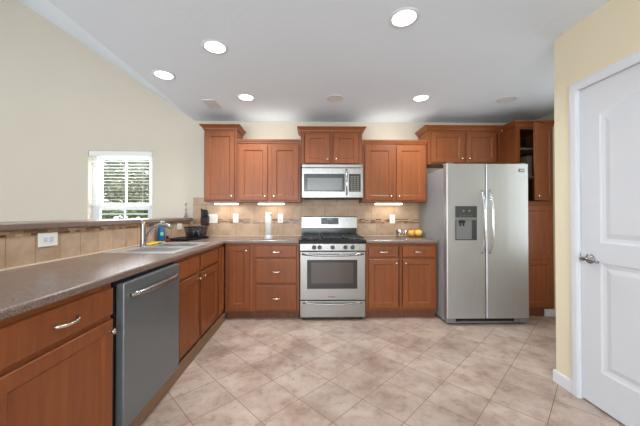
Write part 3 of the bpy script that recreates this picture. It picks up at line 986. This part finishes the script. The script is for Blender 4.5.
def under_light(x0, x1, y, label):
    o = thing('under_cabinet_light', label, 'cabinet light', ((x0+x1)/2, y, 0), 0, 'under-cabinet light bars')
    h = (x1-x0)/2
    zt = 1.3665
    MB().box(-h, h, -.02, .055, zt-.012, zt, .002).build('housing', M['plastic'], o)
    MB().box(-h+.004, h-.004, -.017, .05, zt-.028, zt-.0125, .004).build('lens', M['ucl'], o)
    l = area('lamp', (0, .015, zt-.037), (0, 0, 0), 2*h-.02, .05, UNDER_W, (1, .92, .80))
    l.parent = o
under_light(-1.26, -.95, 3.76, 'lit light bar under the tall narrow left cabinet')
under_light(-.69, -.34, 3.76, 'lit light bar under the two-door cabinet left of the microwave')
under_light(.86, 1.22, 3.76, 'lit light bar under the two-door cabinet right of the microwave')
def top_light(x0, x1, label):
    o = thing('cabinet_top_light', label, 'cabinet light', ((x0+x1)/2, 3.72, 2.1085), 0, 'light bars on top of cabinets')
    h = (x1-x0)/2
    MB().box(-h, h, -.02, .02, 0, .012, .002).build('housing', M['plastic'], o)
    MB().box(-h+.004, h-.004, -.014, .014, .0125, .020, .003).build('lens', M['ucl'], o)
    l = area('lamp', (0, 0, .024), (PI, 0, 0), 2*h-.02, .03, TOP_W, (1, .96, .90))
    l.parent = o
top_light(-.80, -.22, 'light bar hidden on top of the two-door cabinet left of the microwave')
top_light(.78, 1.36, 'light bar hidden on top of the two-door cabinet right of the microwave')

# ------------------------------------------------------------------ plates on the walls
def plate(x, z, w, h, label, gang=1, switch=False, name='wall_outlet', cat='outlet', yface=YW-.0105, rot=None, loc=None):
    o = thing(name, label, cat, loc or (x, yface, z), 0, 'outlet and switch plates')
    if rot is not None: o.rotation_euler = rot
    MB().box(-w/2, w/2, -.007, 0, -h/2, h/2, .002).build('cover_plate', M['plastic'], o)
    for g in range(gang):
        gx = (g-(gang-1)/2)*.046
        if switch:
            MB().box(gx-.016, gx+.016, -.0105, -.0072, -.033, .033, .001).build('rocker', M['trimwhite'], o)
        else:
            for sz in (-.02, .02):
                r = MB().box(gx-.0165, gx+.0165, -.0085, -.0072, sz-.0145, sz+.0145, .003).build('receptacle', M['trimwhite'], o)
                for sx_ in (-.006, .006):
                    MB().box(gx+sx_-.0012, gx+sx_+.0012, -.0092, -.0086, sz-.005, sz+.005).build('slot', M['slot'], r)
    return o
plate(-1.322, 1.155, .118, .122, 'double white switch plate beside the knife block on the back splash', 2, True, 'light_switch', 'switch')
plate(-1.016, 1.160, .072, .120, 'white outlet on the back splash below the tall narrow cabinet')
plate(-.409, 1.157, .072, .120, 'white outlet on the back splash right of the tall white canister')
plate(1.128, 1.148, .072, .120, 'white outlet on the back splash right of the range')
# half-wall outlets lie on their side, facing +X
plate(0, 0, .084, .130, 'white horizontal outlet on the half wall near the camera', loc=(XH+.0025, 1.798, 1.056), rot=(0, PI/2, PI/2))
plate(0, 0, .076, .122, 'white horizontal outlet on the half wall past the soap bottle', loc=(XH+.0025, 3.58, 1.062), rot=(0, PI/2, PI/2))

# ------------------------------------------------------------------ things on the worktops
t = thing('soap_bottle', 'blue dish soap bottle with white pump behind the sink', 'bottle', (-1.578, 3.045, .9145))
MB().lathe([(.034, 0), (.037, .006), (.037, .12), (.034, .15), (.018, .172), (.016, .178)], n=20).build('bottle_body', M['blue'], t)
MB().box(-.012, .018, -.0385, -.0355, .075, .112, .001, mat=Matrix.Rotation(math.radians(32), 4, 'Z')).build('bottle_label', M['soaplabel'], t)
b = MB(); b.lathe([(.017, .1785), (.017, .196), (.007, .198), (.007, .214), (.014, .216), (.012, .226)], n=16); b.tube([(0, 0, .221), (.025, -.012, .222), (.04, -.02, .217)], .006, 8)
b.build('pump', M['plastic'], t)
# yellow cloth lying folded on the sink's rear deck
b = MB()
ny, nx = 22, 6
rows = []
for j in range(ny+1):
    y = 2.69 + .27*j/ny
    row = []
    for i in range(nx+1):
        x = -1.574 + .085*i/nx
        z = .9215 + .012*abs(math.sin(j*.9+i*.7)) + .012*math.sin(PI*j/ny)*(.6+.4*math.sin(i*1.3+j*.5))
        row.append((x + .006*math.sin(j*1.3), y, z))
    rows.append(row)
loops = [r + [(p[0], p[1], max(.9205, p[2]-.007)) for p in reversed(r)] for r in rows]
tag(b.loft(loops, smooth=True).build('dishcloth', M['yellow']), 'yellow crumpled dishcloth on the ledge of the sink behind the faucet', 'cloth')
t = thing('scrub_brush', 'small dark red scrubber between the soap bottle and the tray', 'scrubber', (-1.565, 3.145, .9145))
MB().lathe([(.026, 0), (.031, .008), (.030, .022), (.022, .03)], n=18).build('scrub_pad', M['red'], t)
MB().lathe([(.018, .0305), (.013, .04), (.017, .055), (.010, .062)], n=14).build('grip', M['knife'], t)

# dark tray with a wire basket on it, knife block behind
t = thing('serving_tray', 'dark grey metal tray lying beyond the sink under the wire basket', 'tray', (-1.445, 3.445, .9145), math.radians(-12))
def rrect(hx, hy, r, z):
    pts = []
    for sx_, sy_, a0 in ((1, 1, 0), (-1, 1, 90), (-1, -1, 180), (1, -1, 270)):
        for k in range(6):
            a = math.radians(a0+18*k)
            pts.append((sx_*(hx-r)+r*math.cos(a), sy_*(hy-r)+r*math.sin(a), z))
    return pts
b = MB().loft([rrect(.125, .22, .06, 0), rrect(.14, .235, .07, .018), rrect(.15, .245, .07, .020), rrect(.15, .245, .07, .023), rrect(.137, .232, .07, .021), rrect(.122, .217, .06, .003)], smooth=True)
b.build('tray_dish', M['tray'], t)
t = thing('wire_basket', 'black wire basket standing on the dark tray below the knife block', 'basket', (-1.400, 3.520, .9185), math.radians(-6))
hx, hy, H = .105, .085, .135
def bpt(u, zf):
    """perimeter point, wider at the top"""
    k = .80+.20*zf
    P4 = [(-hx, -hy), (hx, -hy), (hx, hy), (-hx, hy)]
    s_i = int(u*4) % 4; f = u*4-int(u*4)
    a, c = P4[s_i], P4[(s_i+1) % 4]
    return ((a[0]+(c[0]-a[0])*f)*k, (a[1]+(c[1]-a[1])*f)*k, .003+zf*H)
for zf, r_ in ((0, .004), (.14, .003), (.28, .003), (.42, .003), (.56, .003), (.70, .003), (.84, .003), (1, .007)):
    b = MB(); b.tube([bpt(k/24, zf) for k in range(25)], r_, 6); b.build('rim' if zf == 1 else 'hoop', M['wire'], t)
b = MB()
for k in range(40): b.tube([bpt(k/40, 0), bpt(k/40, 1)], .0024, 5)
b.build('upright_wires', M['wire'], t)
b = MB()
for k in range(7):
    x = -hx*.78+k*hx*.26
    b.tube([(x, -hy*.79, .003), (x, hy*.79, .003)], .0016, 5)
b.build('bottom_wires', M['wire'], t)
for k, (dx, dy) in enumerate(((-.034, -.012), (.026, .016))):
    m_ = thing('mug', ['grey mug in the left half of the wire basket', 'grey mug in the right half of the wire basket'][k], 'mug', (-1.400+dx, 3.52+dy, .9235))
    MB().lathe([(.026, 0), (.03, .004), (.033, .09), (.031, .09), (.027, .008)], n=18).build('cup', M['tray'], m_)
    MB().tube([(.031, 0, .075), (.05, 0, .07), (.052, 0, .035), (.030, 0, .022)], .004, 6).build('handle', M['tray'], m_)
KB = (-1.418, YW-.0085, 1.062)
t = thing('knife_block', 'dark knife block on the tiled splash beside the double switch plate', 'knife block', KB)
MB().loft([[(x, y, z) for y, z in ((-.062, 0), (-.085, .105), (-.004, .120), (-.002, .0))] for x in (-.046, .046)]).build('block', M['block'], t)
KL = ['black-handled kitchen knife at the front left of the knife block', 'black-handled kitchen knife at the front of the knife block, second from left', 'black-handled kitchen knife at the front of the knife block, third from left', 'black-handled kitchen knife at the front right of the knife block', 'black-handled kitchen knife at the back left of the knife block', 'black-handled kitchen knife at the back right of the knife block']
for k, (kx, ky_, L) in enumerate(((-.034, -.066, .115), (-.011, -.066, .10), (.012, -.066, .105), (.034, -.066, .08), (-.022, -.028, .085), (.02, -.028, .09))):
    kn = thing('kitchen_knife', KL[k], 'knife', KB, 0, 'knives in the block')
    z0 = .1065+(ky_+.085)*.185
    MB().tube([(kx, ky_, z0), (kx, ky_-.001, z0+.012), (kx, ky_-.003, z0+.05), (kx, ky_-.010, z0+L)], .008, 8, [.007, .009, .008, .0095], 1.3).build('handle', M['knife'], kn)
t = thing('canister', 'tall slim white canister on the worktop left of the range', 'canister', (-.505, 3.46, .9145))
MB().lathe([(.046, 0), (.047, .008), (.045, .04), (.043, .045)], n=28).build('base', plain('grey white plastic', (205, 206, 208), .4), t)
MB().lathe([(.041, .0455), (.041, .285), (.040, .29)], n=28).build('tube_body', M['plastic'], t)
MB().lathe([(.042, .2905), (.043, .296), (.042, .31), (.036, .316)], n=28).build('cap', M['plastic'], t)
t = thing('bud_vase', 'slim glass vase holding a green sprig on the bar top', 'vase', (-1.648, 3.80, 1.1645))
MB().lathe([(.020, 0), (.024, .006), (.026, .03), (.014, .06), (.008, .09), (.010, .12), (.008, .12), (.006, .09), (.011, .06), (.022, .03), (.018, .008)], n=18).build('vase_glass', M['glass'], t)
b = MB()
b.tube([(0, 0, .01), (.003, 0, .09), (0, .004, .17)], .0018, 6)
b.build('twig', M['stem'], t)
b = MB()
for k in range(14):
    a = k*2.4; z = .135+.004*k if k > 6 else .010+.006*k
    r = .017 if k > 6 else .020
    p = Vector((0, 0, z)); q = p+Vector((math.cos(a)*r, math.sin(a)*r, .012))
    n_ = Vector((-math.sin(a), math.cos(a), 0))*.009
    vs = [b.bm.verts.new(v) for v in (p, (p+q)/2+n_, q, (p+q)/2-n_)]
    b.bm.faces.new(vs)
b.build('leaves', M['leaf'], t, False)

# fruit on a wooden plate, two small glasses
t = thing('wooden_plate', 'small round wooden plate under the fruit by the refrigerator', 'plate', (1.378, 3.735, .9145))
MB().lathe([(.06, 0), (.085, .008), (.092, .014), (.088, .016), (.06, .007)], n=30).build('plate_dish', M['plate'], t)
def fruit(x, y, r, mat, label, elong=1.0):
    o = thing('fruit', label, 'fruit', (x, y, .9222), 0, 'fruit by the refrigerator')
    prof = [(r*math.sin(PI*k/14)*(1-.06*math.cos(PI*k/14)), r*elong*(1-math.cos(PI*k/14))) for k in range(15)]
    MB().lathe(prof, n=24).build('flesh', M[mat], o)
    MB().tube([(0, 0, 2*r*elong-.003), (.002, 0, 2*r*elong+.006)], .003, 6).build('stalk', M['stem'], o)
fruit(1.328, 3.725, .041, 'orange', 'smaller round orange-yellow fruit on the left of the wooden plate')
fruit(1.416, 3.705, .046, 'lemon', 'larger round yellow fruit on the right of the wooden plate')
fruit(1.385, 3.792, .036, 'lemon', 'yellow fruit at the back of the wooden plate behind two others', 1.25)
def tumbler(x, y, r, h, label):
    prof = [(r*.8, 0), (r*.84, .003), (r, h), (r*.93, h), (r*.76, .008)]
    o = MB().lathe(prof, (0, 0, 0), 24).build('drinking_glass', M['glass'])
    o.location = (x, y, .9145)
    tag(o, label, 'glass', 'small drinking glasses')
tumbler(1.135, 3.64, .036, .10, 'clear small glass on the right worktop, left one of two')
tumbler(1.222, 3.655, .034, .085, 'clear small glass on the right worktop, next to the fruit')

# ------------------------------------------------------------------ outside the window
sbox('ground', M['grass'], -40, 20, 4.3, 45, -.5, -.4)
def crown_cloud(name, mat, c, rad, n, size, parent):
    b = MB()
    for k in range(n):
        while True:
            p = Vector((random.uniform(-1, 1), random.uniform(-1, 1), random.uniform(-1, 1)))
            if p.length < 1: break
        p = p.normalized()*(p.length**.5)
        q = Vector((c[0]+p.x*rad[0], c[1]+p.y*rad[1], c[2]+p.z*rad[2]))
        s = size*random.uniform(.6, 1.3)
        r = Matrix.Rotation(random.uniform(0, 2*PI), 3, 'Z') @ Matrix.Rotation(random.uniform(-1.2, 1.2), 3, 'X')
        vs = [b.bm.verts.new(q + r @ Vector(v)) for v in ((-s, 0, 0), (0, s*.5, .1*s), (s, 0, 0), (0, -s*.5, .1*s))]
        b.bm.faces.new(vs)
    return b.build(name, mat, parent, False)
def tree(x, y, h, r, n, label, size=.13, mat='fol1'):
    t = thing('garden_tree', label, 'tree', (x, y, -.4), 0, 'trees outside the window')
    b = MB()
    b.tube([(0, 0, 0), (.05, 0, h*.3), (-.05, .05, h*.6), (0, 0, h*.9)], .1, 8, [.13, .1, .07, .03])
    for a in range(6):
        z = h*(.35+.08*a)
        b.tube([(0, 0, z), (math.cos(a*2.2)*r*.4, math.sin(a*2.2)*r*.4, z+.4), (math.cos(a*2.2)*r*.8, math.sin(a*2.2)*r*.8, z+.6)], .03, 5, [.045, .03, .012])
    b.build('trunk', M['bark'], t)
    crown_cloud('foliage', M[mat], (0, 0, h*.66), (r, r, h*.36), n, size, t)
tree(-9.9, 13.6, 5.0, 1.75, 2400, 'grey-green tree seen in the left half of the window')
tree(-6.7, 11.6, 4.6, 1.55, 1700, 'tree with a dark trunk seen in the right half of the window')
tree(-12.6, 20, 7.5, 3.0, 3600, 'far tall tree rising behind the others beyond the window', .24)
def shrub(x, y, h, r, n, label):
    t = thing('garden_shrub', label, 'shrub', (x, y, -.4), 0, 'shrubs outside the window')
    b = MB()
    for a in range(5): b.tube([(0, 0, 0), (math.cos(a*1.26)*r*.3, math.sin(a*1.26)*r*.3, h*.6)], .02, 5)
    b.build('stems', M['bark'], t)
    crown_cloud('foliage', M['fol2'], (0, 0, h*.52), (r, r*.8, h*.48), n, .09, t)
shrub(-6.25, 8.6, 2.0, .82, 2400, 'bright green shrub seen low in the middle of the window')
shrub(-4.45, 8.3, 2.1, .82, 2400, 'bright green shrub seen low at the right of the window')
shrub(-8.0, 8.9, 1.9, .85, 2400, 'green shrub seen low at the left of the window')
